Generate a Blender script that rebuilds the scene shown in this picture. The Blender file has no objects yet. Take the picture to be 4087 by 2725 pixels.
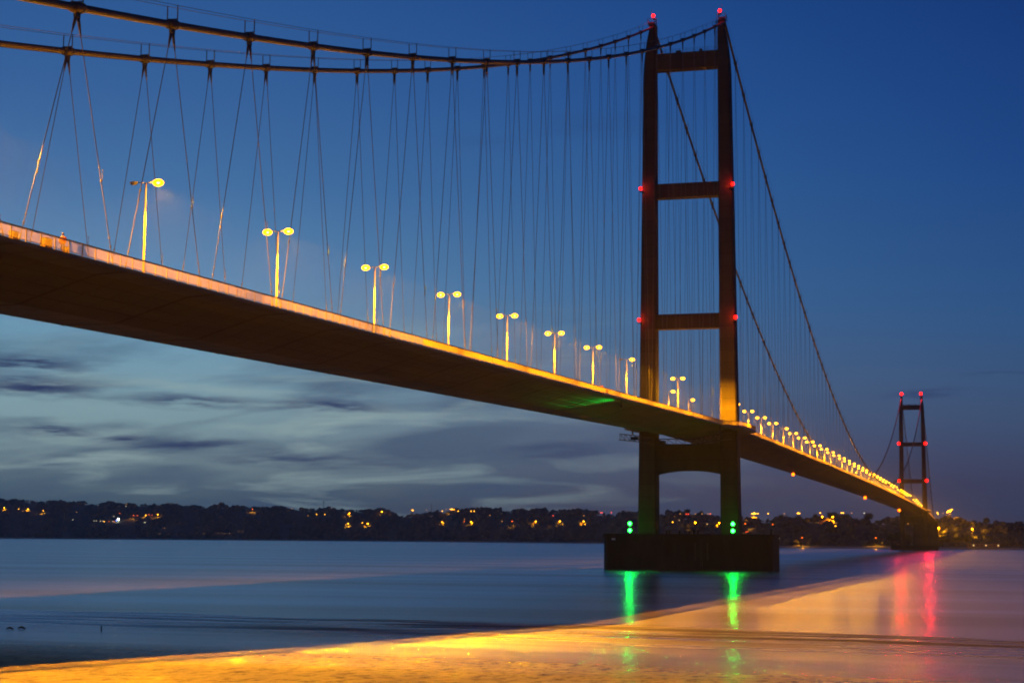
import bpy, math, random
import numpy as np
from mathutils import Vector, Matrix
random.seed(7); rng = np.random.default_rng(11)
R = math.radians
sc = bpy.context.scene
COL = sc.collection

# ------------------------------------------------------------------ camera
cd = bpy.data.cameras.new('camera'); cam = bpy.data.objects.new('camera', cd); COL.objects.link(cam)
CAM = Vector((-508.84, -87.68, 8.68)); YAW, PIT, ROL = 0.27466, 0.11433, 0.0065
fw = Vector((math.cos(PIT)*math.cos(YAW), math.cos(PIT)*math.sin(YAW), math.sin(PIT)))
rt = Vector((math.sin(YAW), -math.cos(YAW), 0)); up = rt.cross(fw)
r2 = rt*math.cos(ROL)+up*math.sin(ROL); u2 = -rt*math.sin(ROL)+up*math.cos(ROL)
m = Matrix((r2, u2, -fw)).transposed().to_4x4(); m.translation = CAM
cam.matrix_world = m
cd.sensor_width = 36; cd.lens = 60.54; cd.clip_start = 0.5; cd.clip_end = 60000
sc.camera = cam

# ------------------------------------------------------------------ dusk sky
w = bpy.data.worlds.new('World'); sc.world = w; w.use_nodes = True
def srgb(r, g, b):
    f = lambda c: ((c/255+0.055)/1.055)**2.4 if c > 10 else c/255/12.92
    return (f(r), f(g), f(b), 1)
def build_sky():
    nt = w.node_tree; N = nt.nodes; L = nt.links
    N.clear()
    def nd(t, **k):
        n = N.new(t)
        for a, b in k.items(): setattr(n, a, b)
        return n
    def mth(op, a, b=None, c=None, clamp=False):
        n = nd('ShaderNodeMath', operation=op); n.use_clamp = clamp
        for i, v in enumerate((a, b, c)):
            if v is None: continue
            if isinstance(v, (int, float)): n.inputs[i].default_value = v
            else: L.new(v, n.inputs[i])
        return n.outputs[0]
    def mix(f, a, b):
        n = nd('ShaderNodeMix', data_type='RGBA')
        for i, v in ((0, f), (6, a), (7, b)):
            if isinstance(v, (int, float)): n.inputs[i].default_value = v
            elif isinstance(v, tuple): n.inputs[i].default_value = v
            else: L.new(v, n.inputs[i])
        return n.outputs[2]
    tc = nd('ShaderNodeTexCoord'); sx = nd('ShaderNodeSeparateXYZ'); L.new(tc.outputs['Generated'], sx.inputs[0])
    z = sx.outputs[2]
    az = mth('DIVIDE', mth('ARCTAN2', sx.outputs[1], sx.outputs[0]), math.pi/180)     # degrees, + = up river
    el = mth('MULTIPLY', mth('ARCSINE', z), 180/math.pi)
    def ramp(stops):
        r = nd('ShaderNodeValToRGB'); r.color_ramp.interpolation = 'LINEAR'
        e = r.color_ramp.elements
        while len(e) < len(stops): e.new(0.5)
        for k, (p, c) in enumerate(stops): e[k].position = p/40.0; e[k].color = srgb(*c)
        L.new(mth('DIVIDE', el, 40.0, clamp=True), r.inputs[0]); return r.outputs[0]
    west = ramp([(0, (58, 78, 98)), (1.2, (76, 98, 114)), (2.6, (118, 142, 150)), (4.3, (130, 162, 172)), (6.2, (112, 156, 180)),
                 (8.5, (92, 138, 178)), (11.5, (68, 114, 164)), (14.5, (54, 98, 154)), (18, (42, 86, 146)), (30, (18, 52, 118)), (40, (12, 38, 92))])
    north = ramp([(0, (62, 60, 84)), (1.5, (68, 70, 96)), (3.2, (74, 86, 118)), (5, (74, 100, 136)), (8, (58, 100, 148)), (11.5, (46, 91, 147)),
                  (14.5, (36, 81, 143)), (18, (28, 70, 134)), (30, (12, 38, 100)), (40, (8, 28, 80))])
    east = ramp([(0, (56, 54, 78)), (2, (60, 64, 92)), (4, (58, 80, 114)), (7, (44, 82, 130)), (12, (28, 68, 130)), (18, (18, 52, 114)),
                 (30, (9, 28, 78)), (40, (6, 20, 60))])
    mr = nd('ShaderNodeMapRange', interpolation_type='SMOOTHSTEP'); L.new(az, mr.inputs[0]); mr.inputs[1].default_value = 6; mr.inputs[2].default_value = 30
    mr2 = nd('ShaderNodeMapRange', interpolation_type='SMOOTHSTEP'); L.new(az, mr2.inputs[0]); mr2.inputs[1].default_value = -6; mr2.inputs[2].default_value = 13
    c = mix(mr2.outputs[0], east, north); c = mix(mr.outputs[0], c, west)
    # streaky dusk clouds: noise stretched along the horizon
    cmb = nd('ShaderNodeCombineXYZ'); L.new(mth('MULTIPLY', az, 0.16), cmb.inputs[0]); L.new(mth('MULTIPLY', el, 1.15), cmb.inputs[1])
    n1 = nd('ShaderNodeTexNoise'); n1.inputs['Scale'].default_value = 1.0; n1.inputs['Detail'].default_value = 7; n1.inputs['Roughness'].default_value = .55
    n1.inputs['Distortion'].default_value = .6; L.new(cmb.outputs[0], n1.inputs[0])
    cmb2 = nd('ShaderNodeCombineXYZ'); L.new(mth('MULTIPLY', az, 0.085), cmb2.inputs[0]); L.new(mth('ADD', mth('MULTIPLY', el, .55), mth('MULTIPLY', az, .05)), cmb2.inputs[1]); cmb2.inputs[2].default_value = 4.7
    n2 = nd('ShaderNodeTexNoise'); n2.inputs['Scale'].default_value = 1.6; n2.inputs['Detail'].default_value = 7; n2.inputs['Distortion'].default_value = .25; L.new(cmb2.outputs[0], n2.inputs[0])
    band = nd('ShaderNodeMapRange', interpolation_type='SMOOTHSTEP'); L.new(el, band.inputs[0]); band.inputs[1].default_value = 8.5; band.inputs[2].default_value = 4.0
    lw = nd('ShaderNodeMapRange', interpolation_type='SMOOTHSTEP'); L.new(az, lw.inputs[0]); lw.inputs[1].default_value = 4; lw.inputs[2].default_value = 22
    veil = nd('ShaderNodeMapRange'); L.new(n2.outputs[0], veil.inputs[0]); veil.inputs[1].default_value = .42; veil.inputs[2].default_value = .60
    f1 = mth('MULTIPLY', mth('MULTIPLY', veil.outputs[0], band.outputs[0]), mth('ADD', mth('MULTIPLY', lw.outputs[0], .66), .14), clamp=True)
    c = mix(f1, c, srgb(62, 84, 112))
    glow = nd('ShaderNodeMapRange'); L.new(n1.outputs[0], glow.inputs[0]); glow.inputs[1].default_value = .50; glow.inputs[2].default_value = .68
    c = mix(mth('MULTIPLY', mth('MULTIPLY', glow.outputs[0], band.outputs[0]), mth('MULTIPLY', lw.outputs[0], .75), clamp=True), c, srgb(146, 170, 172))
    # individual dark streaks (azimuth, elevation, half width, half height, strength)
    total = None
    cmb3 = nd('ShaderNodeCombineXYZ'); L.new(mth('MULTIPLY', az, .55), cmb3.inputs[0]); L.new(mth('MULTIPLY', el, 4.2), cmb3.inputs[1]); cmb3.inputs[2].default_value = 9.1
    n3 = nd('ShaderNodeTexNoise'); n3.inputs['Scale'].default_value = 1.0; n3.inputs['Detail'].default_value = 6; n3.inputs['Roughness'].default_value = .62; L.new(cmb3.outputs[0], n3.inputs[0])
    wob = mth('MULTIPLY', mth('ADD', mth('MULTIPLY', mth('SUBTRACT', n1.outputs[0], .5), .9), mth('MULTIPLY', mth('SUBTRACT', n3.outputs[0], .5), .9)), 1.6)
    for (a0, e0, wa, we, s) in [(31.6, 5.55, 2.6, .22, .95), (31.2, 4.85, 2.9, .42, 1.0), (26.3, 4.45, 3.0, .22, .85), (22.0, 4.4, 2.6, .2, .95),
                                (30.6, 3.45, 1.2, .13, .9), (28.4, 3.2, .9, .14, .9), (26.4, 3.0, 2.3, .18, .9), (23.0, 2.55, 3.6, .22, .7),
                                (20.4, 2.5, 1.8, .12, .4), (2.2, 4.75, 1.3, .14, .65), (-.3, 5.35, 1.5, .08, .5), (14.2, 2.9, 2.2, .25, .5),
                                (12.8, 13.7, 2.6, .5, .16), (16.5, 13.2, 1.6, .3, .12)]:
        da = mth('DIVIDE', mth('SUBTRACT', az, a0), wa); de = mth('DIVIDE', mth('SUBTRACT', mth('ADD', el, mth('MULTIPLY', wob, .5)), e0), we)
        g = mth('EXPONENT', mth('MULTIPLY', mth('ADD', mth('MULTIPLY', da, da), mth('MULTIPLY', de, de)), -1.5))
        g = mth('MULTIPLY', g, s)
        total = g if total is None else mth('MAXIMUM', total, g)
    brk = nd('ShaderNodeMapRange'); L.new(n3.outputs[0], brk.inputs[0]); brk.inputs[1].default_value = .36; brk.inputs[2].default_value = .52; brk.inputs[3].default_value = .5
    f2 = mth('MULTIPLY', total, brk.outputs[0], clamp=True)
    c = mix(f2, c, srgb(38, 54, 96))
    low = nd('ShaderNodeMapRange'); L.new(el, low.inputs[0]); low.inputs[1].default_value = -.4; low.inputs[2].default_value = 0
    c = mix(low.outputs[0], (.004, .006, .01, 1), c)
    bg = nd('ShaderNodeBackground'); bg.inputs[1].default_value = SKY_STRENGTH; L.new(c, bg.inputs[0])
    out = nd('ShaderNodeOutputWorld'); L.new(bg.outputs[0], out.inputs[0])
SKY_STRENGTH = 1.0
build_sky()
vs = sc.view_settings; vs.view_transform = 'Standard'; vs.look = 'None'; vs.exposure = 0; vs.gamma = 1
sc.render.engine = 'CYCLES'
sc.cycles.max_bounces = 5; sc.cycles.diffuse_bounces = 3; sc.cycles.glossy_bounces = 3; sc.cycles.transparent_max_bounces = 12
sc.cycles.sample_clamp_indirect = 6; sc.cycles.use_denoising = True; sc.cycles.filter_width = 1.9

# ------------------------------------------------------------------ light levels
SODIUM = (1.0, 0.38, 0.0)
P_LAMP = 390000.0       # bridge lanterns (watts of a bare point, near-carriageway side)
GREENC = (0.0, 1.0, 0.07)

# ------------------------------------------------------------------ materials
MATS = {}
def mat(name, col, rough=.7, metal=0, noise=None, bump=0, emit=None, estr=0, spec=.5, stretch=(1, 1, 1)):
    if name in MATS: return MATS[name]
    M = bpy.data.materials.new(name); M.use_nodes = True; nt = M.node_tree; b = nt.nodes['Principled BSDF']
    b.inputs['Base Color'].default_value = (*col, 1); b.inputs['Roughness'].default_value = rough; b.inputs['Metallic'].default_value = metal
    b.inputs['Specular IOR Level'].default_value = spec
    if noise:
        tc = nt.nodes.new('ShaderNodeTexCoord'); mp = nt.nodes.new('ShaderNodeMapping'); mp.inputs['Scale'].default_value = stretch
        nt.links.new(tc.outputs['Object'], mp.inputs[0])
        n = nt.nodes.new('ShaderNodeTexNoise'); n.inputs['Scale'].default_value = noise[0]; n.inputs['Detail'].default_value = 6; nt.links.new(mp.outputs[0], n.inputs[0])
        r = nt.nodes.new('ShaderNodeValToRGB'); r.color_ramp.elements[0].position = .3; r.color_ramp.elements[1].position = .72
        k = noise[1]; r.color_ramp.elements[0].color = (*[c*(1-k) for c in col], 1); r.color_ramp.elements[1].color = (*[min(1, c*(1+k)) for c in col], 1)
        nt.links.new(n.outputs[0], r.inputs[0]); nt.links.new(r.outputs[0], b.inputs['Base Color'])
        if bump:
            bp = nt.nodes.new('ShaderNodeBump'); bp.inputs['Strength'].default_value = bump; bp.inputs['Distance'].default_value = .1
            nt.links.new(n.outputs[0], bp.inputs['Height']); nt.links.new(bp.outputs[0], b.inputs['Normal'])
    if emit:
        b.inputs['Emission Color'].default_value = (*emit, 1); b.inputs['Emission Strength'].default_value = estr
    MATS[name] = M; return M
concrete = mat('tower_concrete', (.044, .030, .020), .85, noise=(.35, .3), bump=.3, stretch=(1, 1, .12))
def lifts(M, step, depth):
    nt = M.node_tree; b = nt.nodes['Principled BSDF']; tc = nt.nodes.new('ShaderNodeTexCoord'); sx = nt.nodes.new('ShaderNodeSeparateXYZ'); nt.links.new(tc.outputs['Object'], sx.inputs[0])
    def mm(op, a, v):
        n = nt.nodes.new('ShaderNodeMath'); n.operation = op; nt.links.new(a, n.inputs[0]); n.inputs[1].default_value = v; return n.outputs[0]
    fr = mm('FRACT', mm('DIVIDE', sx.outputs[2], step), 0); ln = mm('LESS_THAN', fr, .05)
    wn = nt.nodes.new('ShaderNodeTexWhiteNoise'); wn.noise_dimensions = '1D'; nt.links.new(mm('FLOOR', mm('DIVIDE', sx.outputs[2], step), 0), wn.inputs['W'])
    mr = nt.nodes.new('ShaderNodeMapRange'); nt.links.new(wn.outputs[0], mr.inputs[0]); mr.inputs[3].default_value = .78; mr.inputs[4].default_value = 1.12
    sb = nt.nodes.new('ShaderNodeMath'); sb.operation = 'MULTIPLY_ADD'; nt.links.new(ln, sb.inputs[0]); sb.inputs[1].default_value = -depth; nt.links.new(mr.outputs[0], sb.inputs[2])
    old = b.inputs['Base Color'].links[0].from_socket; mx = nt.nodes.new('ShaderNodeVectorMath'); mx.operation = 'SCALE'; nt.links.new(old, mx.inputs[0]); nt.links.new(sb.outputs[0], mx.inputs['Scale']); nt.links.new(mx.outputs[0], b.inputs['Base Color'])
lifts(concrete, 3.6, .4)
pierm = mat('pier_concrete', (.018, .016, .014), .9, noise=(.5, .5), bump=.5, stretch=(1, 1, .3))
steel = mat('box_girder_paint', (.095, .07, .038), .6, noise=(.12, .35), bump=.12, stretch=(.4, 2.2, 2.2))
asphalt = mat('asphalt', (.05, .05, .05), .85, noise=(2, .25))
cablem = mat('cable_paint', (.055, .042, .03), .6, noise=(.8, .2))
darksteel = mat('dark_steel', (.045, .04, .038), .6)
hangm = mat('hanger_steel', (.075, .065, .058), .5, metal=0)
railm = mat('parapet_paint', (.42, .29, .10), .5)
galv = mat('galvanised_steel', (.045, .033, .022), .5, metal=.0, noise=(3, .15))
lampbody = mat('lantern_housing', (.12, .11, .10), .5)
bulbm = mat('bulb', (.9, .8, .6), emit=(1, .85, .9), estr=14)
far_bulb = mat('far_bulb', (.9, .5, .2), emit=(1, .40, .01), estr=9.0)
far_red = mat('far_red_bulb', (.9, .1, .05), emit=(1, .06, .02), estr=5)
far_dim = mat('dim_amber_bulb', (.9, .5, .2), emit=(1, .40, .05), estr=1.6)
far_white = mat('far_white_bulb', (.9, .9, .8), emit=(1, .92, .55), estr=1.6)
flood = mat('floodlight_bulb', (.9, .9, .9), emit=(1, 1, .7), estr=30)
bluem = mat('blue_bulb', (.3, .3, .9), emit=(.15, .2, 1), estr=6)
redm = mat('red_beacon_glass', (.05, .0, .0), spec=0, emit=(1, .004, .002), estr=12)
redcore = mat('red_beacon_core', (.9, .3, .1), emit=(1, .3, .03), estr=22)
greenm = mat('green_lantern_glass', (.02, .5, .1), emit=(.010, 1, .03), estr=40)
orangem = mat('amber_lantern_glass', (.6, .2, .02), emit=(1, .12, .001), estr=7)
def glassmat():
    M = bpy.data.materials.new('lantern_bowl_glass'); M.use_nodes = True; nt = M.node_tree; nt.nodes.clear()
    e = nt.nodes.new('ShaderNodeEmission'); e.inputs[0].default_value = (1, .40, .0, 1); e.inputs[1].default_value = 9
    t = nt.nodes.new('ShaderNodeBsdfTransparent'); t.inputs[0].default_value = (.92, .74, .10, 1)
    a = nt.nodes.new('ShaderNodeAddShader'); o = nt.nodes.new('ShaderNodeOutputMaterial')
    nt.links.new(e.outputs[0], a.inputs[0]); nt.links.new(t.outputs[0], a.inputs[1]); nt.links.new(a.outputs[0], o.inputs[0]); return M
bowlm = glassmat()
def watermat():
    M = bpy.data.materials.new('estuary_water'); M.use_nodes = True; nt = M.node_tree; N = nt.nodes; L = nt.links; N.clear()
    def nd(t): return N.new(t)
    tc = nd('ShaderNodeTexCoord'); mp = nd('ShaderNodeMapping'); mp.inputs['Rotation'].default_value = (0, 0, R(-12)); mp.inputs['Scale'].default_value = (.03, .0025, 1)
    L.new(tc.outputs['Object'], mp.inputs[0])
    n = nd('ShaderNodeTexNoise'); n.inputs['Scale'].default_value = 1; n.inputs['Detail'].default_value = 5; n.inputs['Roughness'].default_value = .6; L.new(mp.outputs[0], n.inputs[0])
    mp2 = nd('ShaderNodeMapping'); mp2.inputs['Rotation'].default_value = (0, 0, R(-14)); mp2.inputs['Scale'].default_value = (.9, .22, 1); L.new(tc.outputs['Object'], mp2.inputs[0])
    n2 = nd('ShaderNodeTexNoise'); n2.inputs['Scale'].default_value = 1; n2.inputs['Detail'].default_value = 3; L.new(mp2.outputs[0], n2.inputs[0])
    rr = nd('ShaderNodeMapRange'); L.new(n.outputs[0], rr.inputs[0]); rr.inputs[1].default_value = .3; rr.inputs[2].default_value = .7; rr.inputs[3].default_value = .20; rr.inputs[4].default_value = .27
    bp = nd('ShaderNodeBump'); bp.inputs['Strength'].default_value = .04; bp.inputs['Distance'].default_value = .1; L.new(n2.outputs[0], bp.inputs['Height'])
    d = nd('ShaderNodeBsdfDiffuse'); d.inputs[0].default_value = (.36, .27, .17, 1)
    g = nd('ShaderNodeBsdfGlossy'); cr = nd('ShaderNodeValToRGB'); L.new(n.outputs[0], cr.inputs[0])
    for q, (p, k) in enumerate(((.36, .60), (.62, .86))): cr.color_ramp.elements[q].position = p; cr.color_ramp.elements[q].color = (.92*k, .97*k, k, 1)
    L.new(cr.outputs[0], g.inputs[0]); L.new(rr.outputs[0], g.inputs['Roughness']); L.new(bp.outputs[0], g.inputs['Normal'])
    fr = nd('ShaderNodeFresnel'); fr.inputs[0].default_value = 1.33
    mr = nd('ShaderNodeMapRange'); L.new(fr.outputs[0], mr.inputs[0]); mr.inputs[1].default_value = 0; mr.inputs[2].default_value = 1; mr.inputs[3].default_value = .02; mr.inputs[4].default_value = .97
    mx = nd('ShaderNodeMixShader'); L.new(mr.outputs[0], mx.inputs[0]); L.new(d.outputs[0], mx.inputs[1]); L.new(g.outputs[0], mx.inputs[2])
    o = nd('ShaderNodeOutputMaterial'); L.new(mx.outputs[0], o.inputs[0]); return M
def mudmat():
    M = bpy.data.materials.new('wet_mud'); M.use_nodes = True; nt = M.node_tree; N = nt.nodes; L = nt.links; N.clear()
    def nd(t): return N.new(t)
    tc = nd('ShaderNodeTexCoord')
    def noise(sx, sy, det, rot=-14, rough=.55):
        mp = nd('ShaderNodeMapping'); mp.inputs['Rotation'].default_value = (0, 0, R(rot)); mp.inputs['Scale'].default_value = (sx, sy, 1); L.new(tc.outputs['Object'], mp.inputs[0])
        n = nd('ShaderNodeTexNoise'); n.inputs['Scale'].default_value = 1; n.inputs['Detail'].default_value = det; n.inputs['Roughness'].default_value = rough; L.new(mp.outputs[0], n.inputs[0]); return n.outputs[0]
    n1 = noise(.30, .030, 6, -9, .62); n2 = noise(.75, 1.5, 6, -9, .72); n3 = noise(.05, .03, 3, 0); n4 = noise(.10, .010, 4, -7)
    def mth(op, a, b, c=None, clamp=False):
        n = nd('ShaderNodeMath'); n.operation = op; n.use_clamp = clamp
        for i, v in enumerate((a, b, c)):
            if v is None: continue
            if isinstance(v, (int, float)): n.inputs[i].default_value = v
            else: L.new(v, n.inputs[i])
        return n.outputs[0]
    sx = nd('ShaderNodeSeparateXYZ'); L.new(tc.outputs['Object'], sx.inputs[0])
    u = mth('SUBTRACT', mth('MULTIPLY', sx.outputs[0], -1), mth('MULTIPLY_ADD', mth('MINIMUM', mth('ADD', sx.outputs[1], 10), 0), -.17, 328))     # metres inland of the water's edge
    zone = nd('ShaderNodeMapRange'); zone.interpolation_type = 'SMOOTHSTEP'; L.new(u, zone.inputs[0]); zone.inputs[1].default_value = 70; zone.inputs[2].default_value = 18
    wid = nd('ShaderNodeMapRange'); L.new(sx.outputs[1], wid.inputs[0]); wid.inputs[1].default_value = 25; wid.inputs[2].default_value = -32; wid.inputs[3].default_value = .3
    z1 = mth('MULTIPLY', zone.outputs[0], wid.outputs[0])
    st = nd('ShaderNodeMapRange'); L.new(n1, st.inputs[0]); st.inputs[1].default_value = .41; st.inputs[2].default_value = .52
    ridg = mth('MULTIPLY', z1, st.outputs[0])
    rr = nd('ShaderNodeMapRange'); L.new(n4, rr.inputs[0]); rr.inputs[1].default_value = .35; rr.inputs[2].default_value = .65; rr.inputs[3].default_value = .06; rr.inputs[4].default_value = .17
    rgh = mth('MULTIPLY_ADD', ridg, .35, rr.outputs[0])
    dry = nd('ShaderNodeMapRange'); dry.interpolation_type = 'SMOOTHSTEP'; L.new(mth('MULTIPLY_ADD', n1, 30, u), dry.inputs[0]); dry.inputs[1].default_value = 78; dry.inputs[2].default_value = 112; dry.inputs[3].default_value = 1.0; dry.inputs[4].default_value = .12
    ad_ = mth('MULTIPLY_ADD', mth('MULTIPLY', n1, mth('MULTIPLY_ADD', z1, 5.0, .9)), 1.0, mth('MULTIPLY', n2, .8))
    bp = nd('ShaderNodeBump'); bp.inputs['Strength'].default_value = .8; bp.inputs['Distance'].default_value = .2; L.new(ad_, bp.inputs['Height'])
    cr = nd('ShaderNodeValToRGB'); cr.color_ramp.elements[0].color = (.33, .29, .11, 1); cr.color_ramp.elements[1].color = (.46, .41, .16, 1); L.new(n3, cr.inputs[0])
    dk = nd('ShaderNodeMix'); dk.data_type = 'RGBA'; L.new(mth('MAXIMUM', ridg, mth('MULTIPLY', mth('SUBTRACT', .53, n2), 4.5, None, True)), dk.inputs[0]); L.new(cr.outputs[0], dk.inputs[6]); dk.inputs[7].default_value = (.05, .035, .022, 1)
    d = nd('ShaderNodeBsdfDiffuse'); L.new(dk.outputs[2], d.inputs[0]); L.new(bp.outputs[0], d.inputs['Normal'])
    g = nd('ShaderNodeBsdfGlossy'); g.inputs[0].default_value = (.92, .95, 1, 1); L.new(rgh, g.inputs['Roughness']); L.new(bp.outputs[0], g.inputs['Normal'])
    fr = nd('ShaderNodeFresnel'); fr.inputs[0].default_value = 1.33
    mr = nd('ShaderNodeMapRange'); L.new(fr.outputs[0], mr.inputs[0]); mr.inputs[1].default_value = 0; mr.inputs[2].default_value = 1; mr.inputs[3].default_value = .02; mr.inputs[4].default_value = .95
    gf = mth('MULTIPLY', mth('MULTIPLY', mr.outputs[0], dry.outputs[0]), mth('MULTIPLY_ADD', ridg, -.85, 1.0)); mx = nd('ShaderNodeMixShader'); L.new(gf, mx.inputs[0]); L.new(d.outputs[0], mx.inputs[1]); L.new(g.outputs[0], mx.inputs[2])
    o = nd('ShaderNodeOutputMaterial'); L.new(mx.outputs[0], o.inputs[0]); return M
waterm = watermat(); mudm = mudmat()
landm = mat('far_land', (.045, .05, .03), .95, noise=(.01, .5))
beachm = mat('far_shore_mud', (.30, .24, .18), .8, noise=(.05, .3))
leafm = mat('foliage', (.06, .075, .028), .9, noise=(.25, .5))
woodm = mat('woodland_foliage', (.085, .08, .06), .9, noise=(.03, .5))
barkm = mat('bark', (.05, .04, .03), .9, noise=(3, .3))
brick = mat('brick_wall', (.25, .12, .08), .8, noise=(2, .3)); rooft = mat('roof_tile', (.06, .045, .04), .8, noise=(3, .3))
winglow = mat('lit_window', (.8, .6, .3), emit=(1, .6, .2), estr=1.2)

# ------------------------------------------------------------------ mesh helpers
class MB:
    def __init__(s): s.v = []; s.f = []; s.n = 0; s.sm = []
    def add(s, v, f, smooth=False):
        s.v.extend([tuple(p) for p in v]); s.f.extend([tuple(i+s.n for i in q) for q in f]); s.sm.extend([smooth]*len(f)); s.n += len(v)
    def box(s, c, d, rz=0):
        x, y, z = [q/2 for q in d]; C, S = math.cos(rz), math.sin(rz)
        v = [(c[0]+a*C-b*S, c[1]+a*S+b*C, c[2]+e) for a in (-x, x) for b in (-y, y) for e in (-z, z)]
        s.add(v, [(0, 1, 3, 2), (4, 6, 7, 5), (0, 4, 5, 1), (2, 3, 7, 6), (0, 2, 6, 4), (1, 5, 7, 3)])
    def beam(s, a, b, wd, ht):
        a = Vector(a); b = Vector(b); d = (b-a).normalized(); sd = d.cross(Vector((0, 0, 1)))
        if sd.length < 1e-4: sd = Vector((1, 0, 0))
        sd.normalize(); u = sd.cross(d); v = []
        for p in (a, b):
            for i, j in ((-1, -1), (1, -1), (1, 1), (-1, 1)): v.append(p+sd*(i*wd/2)+u*(j*ht/2))
        s.add(v, [(0, 1, 2, 3), (7, 6, 5, 4), (0, 4, 5, 1), (1, 5, 6, 2), (2, 6, 7, 3), (3, 7, 4, 0)])
    def tube(s, path, r, n=8, caps=True, smooth=True):
        P = [Vector(p) for p in path]; rs = r if isinstance(r, (list, tuple)) else [r]*len(P); v = []; f = []
        for i, p in enumerate(P):
            d = (P[min(i+1, len(P)-1)]-P[max(i-1, 0)]).normalized()
            a = Vector((0, 1, 0)) if abs(d.y) < .9 else Vector((1, 0, 0)); e1 = d.cross(a).normalized(); e2 = d.cross(e1)
            for k in range(n):
                t = 2*math.pi*k/n; v.append(p+e1*(math.cos(t)*rs[i])+e2*(math.sin(t)*rs[i]))
        for i in range(len(P)-1):
            for k in range(n):
                a = i*n+k; b = i*n+(k+1) % n; f.append((a, b, b+n, a+n))
        if caps: f.append(tuple(range(n))[::-1]); f.append(tuple(range((len(P)-1)*n, len(P)*n)))
        s.add(v, f, smooth)
    def ell(s, c, r, nu=12, nv=8):
        v = []; f = []
        for i in range(nv+1):
            t = math.pi*i/nv
            for k in range(nu):
                p = 2*math.pi*k/nu; v.append((c[0]+r[0]*math.sin(t)*math.cos(p), c[1]+r[1]*math.sin(t)*math.sin(p), c[2]+r[2]*math.cos(t)))
        for i in range(nv):
            for k in range(nu):
                a = i*nu+k; b = i*nu+(k+1) % nu; f.append((a, a+nu, b+nu, b))
        s.add(v, f, True)
    def loft(s, secs, closed=True, caps=True, smooth=False):
        n = len(secs[0]); v = [p for q in secs for p in q]; f = []
        for i in range(len(secs)-1):
            for k in range(n if closed else n-1):
                a = i*n+k; b = i*n+(k+1) % n; f.append((a, b, b+n, a+n))
        if caps and closed: f.append(tuple(range(n))[::-1]); f.append(tuple(range((len(secs)-1)*n, len(secs)*n)))
        s.add(v, f, smooth)
    def build(s, name, material, parent=None, loc=None):
        me = bpy.data.meshes.new(name); me.from_pydata(s.v, [], s.f); me.materials.append(material)
        me.polygons.foreach_set('use_smooth', s.sm); me.update()
        o = bpy.data.objects.new(name, me); COL.objects.link(o)
        if parent: o.parent = parent
        if loc: o.location = loc
        return o
def tag(o, label=None, cat=None, group=None, kind=None):
    if label: o['label'] = label
    if cat: o['category'] = cat
    if group: o['group'] = group
    if kind: o['kind'] = kind
    return o
def empty(name, loc=(0, 0, 0), rz=0, **k):
    o = bpy.data.objects.new(name, None); COL.objects.link(o); o.location = loc; o.rotation_euler = (0, 0, rz); o.empty_display_size = .5
    return tag(o, **k)
KIDS = {}
def kids(o): return [c for c in COL.objects if c.parent == o]
def copy_tree(o, spec=None, parent=None):
    if spec is None: spec = tree_of(o)
    c = o.copy(); COL.objects.link(c); c.parent = parent
    for ch, sub in spec: copy_tree(ch, sub, c)
    return c
def tree_of(o): return [(c, tree_of(c)) for c in kids(o)]
def light(name, kind, loc, col, power, parent=None, radius=.2, aim=None, spot=None, blend=.5):
    ld = bpy.data.lights.new(name, kind); ld.color = col; ld.energy = power; ld.shadow_soft_size = radius
    if kind == 'SPOT': ld.spot_size = R(spot); ld.spot_blend = blend
    o = bpy.data.objects.new(name, ld); COL.objects.link(o); o.location = loc
    if aim: o.rotation_euler = Vector(aim).to_track_quat('-Z', 'Y').to_euler()
    if parent: o.parent = parent
    return o

# ------------------------------------------------------------------ geometry of the crossing
L1 = 1410.0; ZT = 165.8; YO = .55
def top(x):
    if x < 0: return 43.04+.0257*x
    if x > L1: return 43.04-.0257*(x-L1)
    return 43.04+7.767*(x/L1)*(1-x/L1)
def F(x): return top(x)-1.1                     # walkway level
def CZ(x):
    if x < 0: t = -x/530; return ZT+(28.9-ZT)*t-65.64*t*(1-t)
    if x > L1: t = (x-L1)/290; return ZT+(31-ZT)*t-20*t*(1-t)
    t = x/L1; return ZT-466.9*t*(1-t)
PY = 13.7; HY = 11.0

# ------------------------------------------------------------------ water, foreshore
mb = MB(); mb.add([(-12000, -24000, 0), (26000, -24000, 0), (26000, 24000, 0), (-12000, 24000, 0)], [(0, 1, 2, 3)])
tag(mb.build('water', waterm), kind='structure')
def shore(y):   # x of the low-water line on the near bank
    return -328-.13*max(0, -y-10)-.0016*max(0, -y-10)**2*.5 + .03*max(0, y) + 2.2*math.sin(y*.09)+1.2*math.sin(y*.23+1)
def mudz(x, y):
    d = shore(y)-x
    if d < 0: return d*.02-.02
    return .021*min(d, 60)+.027*max(0, d-60)+.10*max(0, d-120)
mb = MB(); xs = np.concatenate([np.arange(-300, -430, -1.2), np.arange(-431, -640, -6)]); ys = np.arange(-520, 620, 6)
v = [(x, y, mudz(x, y)) for x in xs for y in ys]; ny = len(ys)
mb.add(v, [(i*ny+j, i*ny+j+1, (i+1)*ny+j+1, (i+1)*ny+j) for i in range(len(xs)-1) for j in range(ny-1)], True)
tag(mb.build('foreshore_mud', mudm), kind='structure')

# ------------------------------------------------------------------ the bridge
bridge = empty('suspension_bridge', (0, 0, 0), label='long suspension bridge on twin concrete towers crossing the dark estuary', cat='bridge')
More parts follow.
